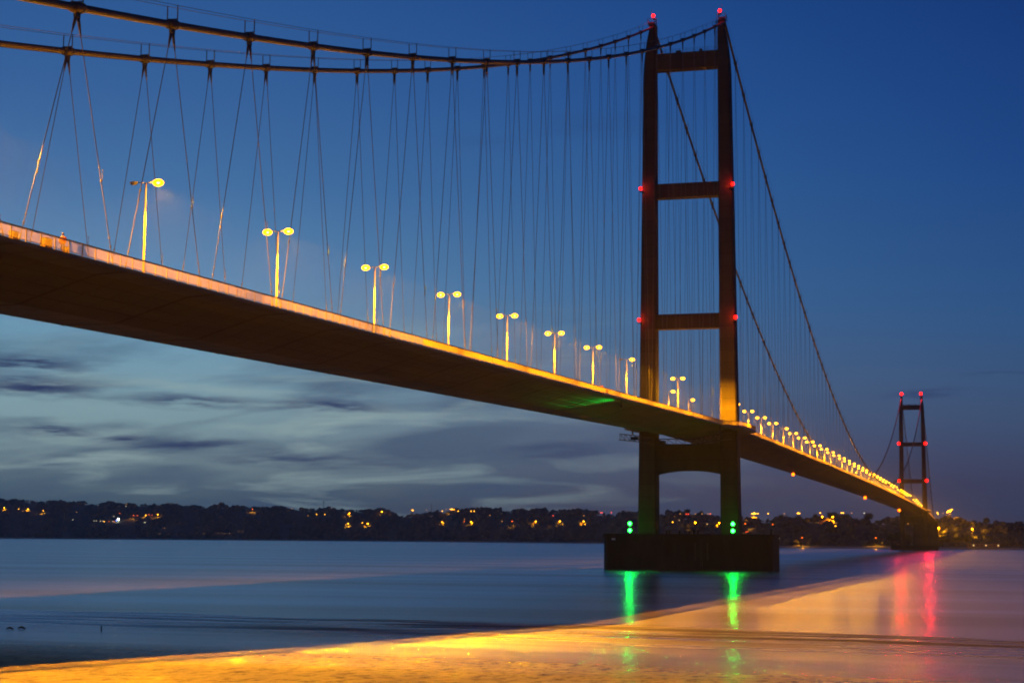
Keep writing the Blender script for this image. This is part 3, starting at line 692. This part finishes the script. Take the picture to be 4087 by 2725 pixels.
LIGHTS = [(32.063, 8073, 9.9, 'A'), (31.617, 7866, 9.9, 'a'), (31.326, 7924, 10.1, 'A'), (30.859, 7727, 10, 'A'), (31.489, 7826, 9.9, 'd'), (28.283, 7765, 10, 'w'), (28.266, 8012, 12.2, 'd'), (29.932, 7278, 10, 'w'), (29.268, 7206, 9.9, 'w'), (29.202, 7162, 10.1, 'w'), (29.071, 7152, 10.1, 'w'), (28.993, 7172, 10, 'w'), (28.949, 7158, 10.1, 'a'), (28.801, 7140, 9.9, 'o'), (28.656, 7344, 10.1, 'w'), (28.472, 7457, 10, 'o'), (28.512, 7228, 10, 'F'), (28.564, 7200, 9.9, 'B'), (28.687, 7175, 10, 'w'), (28.634, 7165, 10.1, 'o'), (28.033, 7263, 9.9, 'O'), (27.919, 7285, 10, 'o'), (27.645, 7280, 9.9, 'A'), (27.548, 7284, 10.1, 'o'), (27.447, 7265, 10, 'o'), (27.27, 7195, 10.1, 'A'), (27.654, 6994, 10.1, 'w'), (27.681, 6997, 10, 'w'), (27.039, 6714, 10.1, 'd'), (29.824, 7566, 10.1, 'd'), (24.232, 7168, 10, 'O'), (22.965, 7284, 12.3, 'd'), (22.421, 6718, 10, 'd'), (22.143, 6717, 9.9, 'a'), (21.87, 6668, 10, 'a'), (21.067, 6611, 9.9, 'A'), (20.01, 6498, 10, 'A'), (18.987, 6603, 26.4, 'A'), (21.103, 6218, 10.1, 'A'), (20.637, 6220, 10.1, 'a'), (20.468, 6121, 10, 'A'), (18.007, 6288, 19.9, 'a'), (17.685, 6182, 14, 'A'), (17.745, 6204, 18.5, 'a'), (17.625, 6124, 10, 'a'), (17.483, 5951, 9.9, 'a'), (17.054, 5910, 10, 'a'), (16.953, 5881, 10, 'a'), (17.276, 5607, 9.9, 'o'), (17.276, 5669, 9.9, 'd'), (17.054, 5554, 10, 'A'), (18.012, 5846, 9.9, 'A'), (16.433, 5614, 10, 'd'), (16.027, 5367, 10, 'd'), (15.695, 5289, 10.1, 'O'), (14.912, 5122, 9.9, 'A'), (14.115, 4967, 10, 'A'), (13.333, 4824, 10, 'A'), (14.341, 5195, 10, 'r'), (13.323, 4956, 10, 'd'), (12.762, 5023, 10, 'r'), (12.716, 5115, 10, 'r'), (12.413, 5025, 13.6, 'r'), (17.883, 6420, 22.4, 'd'), (18.527, 6387, 26.3, 'd'), (10.398, 3059, 10, 'a'), (9.661, 2942, 10, 'A'), (8.873, 2837, 10, 'A'), (8.026, 2694, 10, 'O'), (7.135, 2533, 10, 'o'), (10.329, 3152, 10, 'd'), (9.95, 3219, 10, 'r'), (9.882, 3308, 10.2, 'r'), (9.65, 3166, 10.8, 'd'), (9.435, 3128, 11.5, 'd'), (9.162, 3160, 12.3, 'o'), (9.24, 3108, 11.3, 'd'), (7.801, 2816, 15.7, 'a'), (7.739, 2812, 15.8, 'A'), (7.682, 2803, 15.8, 'a'), (7.614, 2782, 15.4, 'a'), (7.281, 2815, 15, 'a'), (6.756, 2659, 14.6, 'd'), (6.305, 2713, 16.3, 'a'), (5.598, 2698, 14.2, 'a'), (5.531, 2652, 10, 'A'), (6.191, 2311, 10, 'O'), (6.938, 2306, 10, 'w'), (8, 2561, 10, 'r'), (7.937, 2551, 10, 'r'), (10.15, 3230, 10, 'd'), (6.326, 2697, 15.8, 'a'), (6.268, 2720, 15.9, 'a'), (5.203, 2617, 10, 'A'), (4.919, 2664, 13.9, 'a'), (4.866, 2678, 14.1, 'a'), (4.595, 2666, 16.3, 'd'), (4.198, 2659, 16.2, 'w'), (5.114, 2475, 10, 'a'), (3.839, 2323, 10, 'O'), (3.152, 2660, 21.2, 'w'), (2.816, 2532, 10, 'd'), (1.86, 2460, 10, 'A'), (0.814, 2472, 10, 'A'), (1.888, 2720, 15.6, 'a'), (1.872, 2730, 13.7, 'a'), (1.71, 2655, 15.3, 'd'), (1.583, 2668, 16.4, 'a'), (1.551, 2671, 18.1, 'a'), (1.504, 2671, 19.2, 'A'), (1.46, 2666, 21.1, 'a'), (1.429, 2662, 22.2, 'a')]

# terrain of the far bank
mb = MB(); AZ = np.arange(-13, 48, .22); TT = [-.05, 0, .02, .045, .09]+list(np.linspace(.13, 1.2, 22))+[1.5, 2.2, 3.5]
vv = []
for a in AZ:
    ds = tab(DS, a); dr = tab(DR, a)
    for t in TT: vv.append(world(a, ds+t*dr))
nt_ = len(TT)
mb.add(vv, [(i*nt_+j, i*nt_+j+1, (i+1)*nt_+j+1, (i+1)*nt_+j) for i in range(len(AZ)-1) for j in range(nt_-1)], True)
tag(mb.build('hills', landm), kind='structure')
mb = MB(); vv = []
for a in AZ:
    ds = tab(DS, a)
    for q, z in ((-14, .05), (0, .9), (16, 2.6)): vv.append(world(a, ds+q, z))
mb.add(vv, [(i*3+j, i*3+j+1, (i+1)*3+j+1, (i+1)*3+j) for i in range(len(AZ)-1) for j in range(2)], True)
tag(mb.build('beach', beachm), kind='structure')

# crowns
def ico(sub):
    import bmesh
    bm = bmesh.new(); bmesh.ops.create_icosphere(bm, subdivisions=sub, radius=1)
    v = np.array([p.co[:] for p in bm.verts]); f = np.array([[q.index for q in p.verts] for p in bm.faces]); bm.free(); return v, f
I1 = ico(1); I2 = ico(2)
def crown_proto(k, sub, lumps):
    g = np.random.default_rng(k); V = []; Fc = []; n = 0; bv, bf = (I1 if sub == 1 else I2)
    for i in range(lumps):
        c = np.array([g.uniform(-.55, .55), g.uniform(-.55, .55), g.uniform(-.35, .6)]) if i else np.zeros(3)
        r = g.uniform(.32, .6) if i else .72
        v = bv*(1+g.normal(0, .16, (len(bv), 1)))*r*np.array([1, 1, .85])+c
        V.append(v); Fc.append(bf+n); n += len(v)
    return np.vstack(V), np.vstack(Fc)
def leafy_proto(k, nclump=46, per=34):
    """crown of many small leaf-clump faces with gaps"""
    g = np.random.default_rng(k); V = []; Fc = []; n = 0
    for i in range(nclump):
        d = g.normal(0, 1, 3); d /= np.linalg.norm(d); c = d*g.uniform(.35, .95)*np.array([1, 1, .8]); c[2] = c[2] if c[2] > -.45 else -.45*g.random()
        for j in range(per):
            p = c+g.normal(0, .13, 3); a = g.normal(0, 1, 3); a /= np.linalg.norm(a); b = np.cross(a, g.normal(0, 1, 3)); b /= np.linalg.norm(b); s = g.uniform(.05, .11)
            V.append(np.array([p, p+a*s, p+a*s*.5+b*s, p-b*s*.4+a*.3*s])); Fc.append(np.array([[0, 1, 2], [0, 3, 1]])+n); n += 4
    core_v, core_f = crown_proto(k+50, 1, 5); V.append(core_v*.68); Fc.append(core_f+n)
    return np.vstack(V), np.vstack(Fc)
def np_mesh(name, V, Fc, material):
    me = bpy.data.meshes.new(name); me.vertices.add(len(V)); me.vertices.foreach_set('co', V.astype(np.float32).ravel())
    me.loops.add(Fc.size); me.loops.foreach_set('vertex_index', Fc.astype(np.int32).ravel()); me.polygons.add(len(Fc))
    me.polygons.foreach_set('loop_start', np.arange(0, Fc.size, 3, dtype=np.int32)); me.materials.append(material); me.update(calc_edges=True); me.validate()
    o = bpy.data.objects.new(name, me); COL.objects.link(o); return o
def hides_lamp(az, d, r, ztop):
    for (la, ld, lh, k) in LIGHTS:
        if d < ld and abs(la-az) < math.degrees(1.25*r/d)+.02:
            if (ztop-8.68)/d > (ground(la, ld)+lh-8.68-3.5)/ld: return True
    return False
def wood(name, a0, a1, n, t0, t1, r0, r1, protos_, seed, label):
    g = np.random.default_rng(seed); V = []; Fc = []; k = 0; cnt = 0; tries = 0
    while cnt < n and tries < n*4:
        tries += 1; a = g.uniform(a0, a1); t = t0+(t1-t0)*g.random()**.8; d = tab(DS, a)+t*tab(DR, a)
        clump = math.sin(a*3.7+t*3)+.7*math.sin(a*8.9-t*6+1)+.5*math.sin(a*19.7+t*9)
        r = g.uniform(r0, r1)*(.82+.20*clump)*(1.25 if g.random() < .06 else 1); h = ground(a, d)
        if clump < -.75 and g.random() < .75: continue
        if math.sin(a*9.3+t*13)+math.sin(a*31-t*7)*.7 < -.95 and t < .85: continue
        if hides_lamp(a, d, r, h+r*1.9): continue
        pv, pf = protos_[g.integers(len(protos_))]; th = g.uniform(0, 6.28); C, S = math.cos(th), math.sin(th)
        q = pv*np.array([r, r, r*g.uniform(.8, 1.15)]); x, y, z = world(a, d)
        q = np.c_[q[:, 0]*C-q[:, 1]*S+x, q[:, 0]*S+q[:, 1]*C+y, q[:, 2]+z+r*.8]
        V.append(q); Fc.append(pf+k); k += len(q); cnt += 1
    o = np_mesh(name, np.vstack(V), np.vstack(Fc), woodm); tag(o, label, 'woodland', kind='stuff'); return o
PA = [crown_proto(k, 1, 2) for k in range(5)]; PB = [crown_proto(k+20, 1, 6) for k in range(6)]; PC = [leafy_proto(k+40, 16, 16) for k in range(4)]
wood('woodland', 16.5, 34, 5200, .06, 1.04, 6.5, 12, PA, 3, 'dark wooded ridge on the far bank at the left')
wood('woodland', 8.2, 16.6, 1500, .05, 1.05, 6, 11, PB, 4, 'dark woodland on the far bank behind the near tower')
wood('woodland', -9, 8.3, 1700, .05, 1.05, 4.5, 7.5, PB+PC, 5, 'dark woodland on the far bank right of the near tower')

# trees that can be told apart
def tree(k, kind):
    r = empty('broadleaf_tree')
    mb = MB(); mb.tube([(0, 0, -1), (.1, 0, 3), (0, .15, 6), (.2, 0, 9)], [.55, .42, .3, .12], 8)
    for q in range(5):
        a = q*1.26+k; mb.tube([(0, 0, 3.5+q*.8), (math.cos(a)*1.8, math.sin(a)*1.8, 5.5+q*.9), (math.cos(a)*3, math.sin(a)*3, 7+q*.9)], [.2, .13, .05], 5)
    mb.build('trunk', barkm, r)
    V, Fc = leafy_proto(k+70, 60, 30); o = np_mesh('crown', V*np.array([5.6, 5.6, 5.6*kind])+np.array([0, 0, 4.2+4.6*kind]), Fc, leafm); o.parent = r; return r
tp = [tree(0, .95), tree(1, .8), tree(2, 1.15)]; ts = [tree_of(t) for t in tp]; first = [True]*3
def put_tree(i, az, t, sc_, label, group='trees on the far bank by the distant tower'):
    o = tp[i] if first[i] else copy_tree(tp[i], ts[i]); first[i] = False
    d = tab(DS, az)+t*tab(DR, az); o.location = world(az, d); o.scale = (sc_,)*3; o.rotation_euler = (0, 0, az*3); tag(o, label, 'tree', group)
pos = ['first', 'second', 'third', 'fourth', 'fifth', 'sixth', 'seventh', 'eighth', 'ninth', 'tenth']
for q, (az, t, s, i) in enumerate([(-.55, .98, .9, 0), (-.1, 1.0, 1.0, 1), (.38, .99, 1.15, 2), (.75, 1.0, .95, 0), (1.2, 1.02, 1.1, 1), (1.62, 1.0, .95, 2)]):
    put_tree(i, az, t, s, '%s skyline tree from the right edge, right of the distant tower' % pos[q])
for q, (az, t, s, i) in enumerate([(4.05, .99, 1.2, 2), (4.75, 1.0, 1.25, 1), (5.25, 1.0, 1.35, 0), (5.75, .98, 1.0, 2), (6.3, 1.0, 1.15, 1), (6.85, 1.0, 1.2, 0)]):
    put_tree(i, az, t, s, '%s skyline tree going left from under the bridge deck' % pos[q])
for q, (az, t, s, i) in enumerate([(3.35, .06, 1.5, 1), (3.05, .05, 1.6, 0), (2.82, .07, 1.4, 1), (2.45, .08, 1.2, 2), (2.2, .06, 1.1, 0), (1.75, .1, 1.3, 1), (1.3, .12, 1.1, 0), (.95, .1, 1.2, 2), (.2, .1, 1.0, 1)]):
    put_tree(i, az, t, s, '%s riverside tree from the left around the foot of the distant tower' % pos[q])

# lamps of the towns on the far bank
KIND = {'A': ('amber', far_bulb, 1.25), 'a': ('amber', far_bulb, .95), 'O': ('orange', orangem, .85), 'o': ('orange', orangem, .7), 'w': ('white', far_white, .9), 'd': ('dim amber', far_dim, .8),
        'r': ('red', far_red, .8), 'F': ('dazzling white', flood, 1.9), 'B': ('blue', bluem, 1.6)}
REG = [(28.6, 'on the far left hill'), (23.2, 'in the left village'), (20.8, 'on the slope left of centre'), (18.05, 'on the middle left hill'),
       (15.9, 'on the central hill'), (12.0, 'just left of the big tower'), (8.6, 'between the big tower legs'), (5.2, 'just right of the big tower'),
       (2.2, 'below the receding bridge deck'), (.9, 'by the distant tower foot'), (-20, 'right of the distant tower')]
POSW = ['leftmost', 'second from the left', 'third from the left', 'fourth from the left', 'fifth from the left', 'sixth from the left', 'seventh from the left', 'eighth from the left', 'ninth from the left', 'tenth from the left', 'eleventh from the left', 'twelfth from the left', 'thirteenth from the left']
cnts = {}
def town_lamp(az, d, h, k):
    word, mt, sz = KIND[k]; reg = next(t for a, t in REG if az >= a); key = (word, reg); i = cnts.get(key, 0); cnts[key] = i+1
    nm = 'floodlight' if k in 'FB' else 'street_lamp'
    lb = '%s town lamp %s, %s of its colour' % (word, reg, POSW[i].replace('from the left', 'from left')) if k not in 'FB' else '%s floodlight %s' % (word, reg)
    r = empty(nm, world(az, d), rz=R(az), label=lb, cat='street lamp' if k not in 'FB' else 'floodlight', group='lamps of the towns on the far bank')
    rad = sz*min(1.75, .00036*d)
    mb = MB(); mb.tube([(0, 0, -.5), (0, 0, h+rad*.3)], [.16, .09], 6); mb.tube([(0, 0, h+rad*.5), (-1.2, 0, h+rad*.9)], .07, 5); mb.build('pole', galv, r)
    mb = MB(); mb.ell((-1.4-rad*.6, 0, h), (rad*.9, rad, rad*.75), 10, 7); mb.build('lantern', mt, r)
    if k in 'AOF': light('town_light', 'SPOT', (-2.4-rad*2, 0, h+2-rad*1.2), SODIUM if k != 'F' else (.9, 1, .7), (90000 if k == 'A' else 40000)*(1 if az > 8 else 2.2)*(d/2600)**1.2, r, .3, aim=(.75, 0, -1) if k != 'O' else (-.6, 0, -1), spot=118 if az > 3 else 150, blend=.6)
for L_ in sorted(LIGHTS, key=lambda q: -q[0]): town_lamp(*L_)

# houses and other buildings
def house(az, d, wd, dp, h, label, rz=0, lit=True, name='house', cat='house', roofh=None):
    x, y, z = world(az, d); r = empty(name, (x, y, z), rz=R(az+rz), label=label, cat=cat, group='buildings on the far bank')
    mb = MB(); mb.box((0, 0, h/2-1), (dp, wd, h+2)); mb.build('wall', brick, r)
    rh = roofh or dp*.38; e = .5
    mb = MB(); X, Y = dp/2+e, wd/2+e
    mb.loft([[(-X, -Y, h+.01), (0, -Y, h+rh), (X, -Y, h+.01)], [(-X, Y, h+.01), (0, Y, h+rh), (X, Y, h+.01)]]); rf = mb.build('roof', rooft, r)
    mb = MB(); mb.box((0, wd*.3, h+rh+.3), (.9, 1.2, 2)); mb.build('chimney', brick, rf)
    nw = max(2, int(wd/5))
    for i in range(nw):
        yy = (i+.5)/nw*wd-wd/2; mb = MB(); mb.box((-dp/2-.05, yy, h*.55), (.1, 1.6, 1.7)); mb.build('window', winglow if (lit and (i*7+int(d)) % 3 == 0) else mat('dark_glass', (.02, .02, .025), .2), r)
house(1.2-.73, 2262, 40, 9, 5.2, 'long low riverside building lit orange at the far right', lit=True, name='riverside_building', cat='building', roofh=2.2)
house(3.15, 2290, 14, 9, 4.5, 'small building on the shore left of the distant tower', roofh=3)
vill = [(28.9, .30), (27.6, .24), (27.2, .25), (26.9, .25), (26.5, .23), (26.1, .25), (25.75, .24), (25.3, .27), (25.0, .26), (24.6, .3)]
for q, (a, t) in enumerate(vill): house(a, tab(DS, a)+t*tab(DR, a), 22+7*(q % 3), 12, 7+q % 2*2.5, 'dark village house on the left far bank, %s' % POSW[q], rz=(q*17) % 40-20)
hh = [(17.2, .62), (16.1, .8), (13.4, .55), (11.1, .62), (10.2, .7), (9.2, .66), (7.8, .8), (6.4, .82), (5.4, .8), (4.6, .7), (1.6, .82)]
for q, (a, t) in enumerate(hh): house(a, tab(DS, a)+t*tab(DR, a), 14+4*(q % 3), 9, 6, 'hillside house on the far bank, %s along the hill' % POSW[q], rz=(q*23) % 50-25)
# masts on the skyline
for az, lb in ((21.92, 'thin radio mast on the skyline above the left hill'), (18.37, 'thin radio mast on the skyline right of the left hill')):
    d = tab(DS, az)+.95*tab(DR, az); r = empty('radio_mast', world(az, d), label=lb, cat='mast', group='radio masts on the skyline')
    mb = MB(); H_ = 46
    for a, b in ((-1, -1), (1, -1), (1, 1), (-1, 1)): mb.tube([(a*1.6, b*1.6, 0), (a*.5, b*.5, H_)], .22, 5)
    for z in range(3, H_, 4):
        s0 = 1.6-1.1*z/H_
        for (a, b), (c_, d_) in (((-1, -1), (1, -1)), ((1, -1), (1, 1)), ((1, 1), (-1, 1)), ((-1, 1), (-1, -1))): mb.beam((a*s0, b*s0, z), (c_*s0*.9, d_*s0*.9, z+4), .16, .16)
    mb.build('lattice', darksteel, r)
    mb = MB(); mb.tube([(0, -1.6, H_-5), (0, -1.6, H_-2.5)], 1.0, 8); mb.tube([(0, 1.4, H_-9), (0, 1.4, H_-7)], .9, 8); mb.build('antenna', darksteel, r)

# ------------------------------------------------------------------ things on the near mud
def gz(x, y): return mudz(x, y)
x, y = (-380.6, -16.8); r = empty('mooring_post', (x, y, gz(x, y)), label='short leaning wooden post standing in the wet mud at the left', cat='post')
mb = MB(); mb.tube([(0, 0, -.4), (.03, .02, .42)], [.06, .045], 8); mb.build('stake', barkm, r)
mb = MB(); mb.tube([(.02, .01, .30), (.025, .015, .36)], .07, 8); mb.build('iron_band', darksteel, r)
for i, ((x, y), s, lb) in enumerate([((-382.7, -9.7), .45, 'low dark driftwood lump on the mud at the left edge'), ((-381.1, -9.8), .5, 'dark driftwood lump on the mud, second from the left edge')]):
    r = empty('driftwood', (x, y, gz(x, y)+.05), rz=R(70), label=lb, cat='driftwood', group='driftwood on the mud')
    mb = MB(); mb.tube([(-.8*s, 0, 0), (-.3*s, .05, .1), (.3*s, -.05, .13), (.9*s, .1, .02)], [.1*s, .17*s, .2*s, .08*s], 7); mb.build('log', barkm, r)
    mb = MB(); mb.tube([(.2*s, 0, .15), (.1*s, .1, .45*s)], [.07*s, .03*s], 6); mb.build('branch', barkm, r)
g = np.random.default_rng(9); mb = MB()
for i in range(260):
    x = -417.5-g.random()*5; y = -26-g.random()*10-abs(g.normal(0, 2.5))
    z = gz(x, y); h = g.uniform(.15, .45); a = g.uniform(0, 6.28); lx, ly = math.cos(a)*.12, math.sin(a)*.12
    mb.add([(x-.012, y, z-.02), (x+.012, y+.01, z-.02), (x+lx, y+ly, z+h)], [(0, 1, 2)])
tag(mb.build('marsh_grass', leafm), 'sparse marsh grass blades at the bottom left corner of the mud', 'grass', kind='stuff')

# ------------------------------------------------------------------ dusk haze over the estuary
HAZE = 0.000032
mb = MB(); mb.box((5200, 3000, 118.5), (15400, 17000, 245))
hz = mb.build('haze', bpy.data.materials.new('haze_air')); hm = hz.data.materials[0]; hm.use_nodes = True; hn = hm.node_tree; hn.nodes.clear()
pv = hn.nodes.new('ShaderNodeVolumePrincipled'); pv.inputs['Color'].default_value = (.9, .92, .95, 1); pv.inputs['Density'].default_value = HAZE; pv.inputs['Anisotropy'].default_value = .35
ho = hn.nodes.new('ShaderNodeOutputMaterial'); hn.links.new(pv.outputs[0], ho.inputs['Volume']); tag(hz, 'thin dusk haze lying over the whole estuary', kind='stuff')
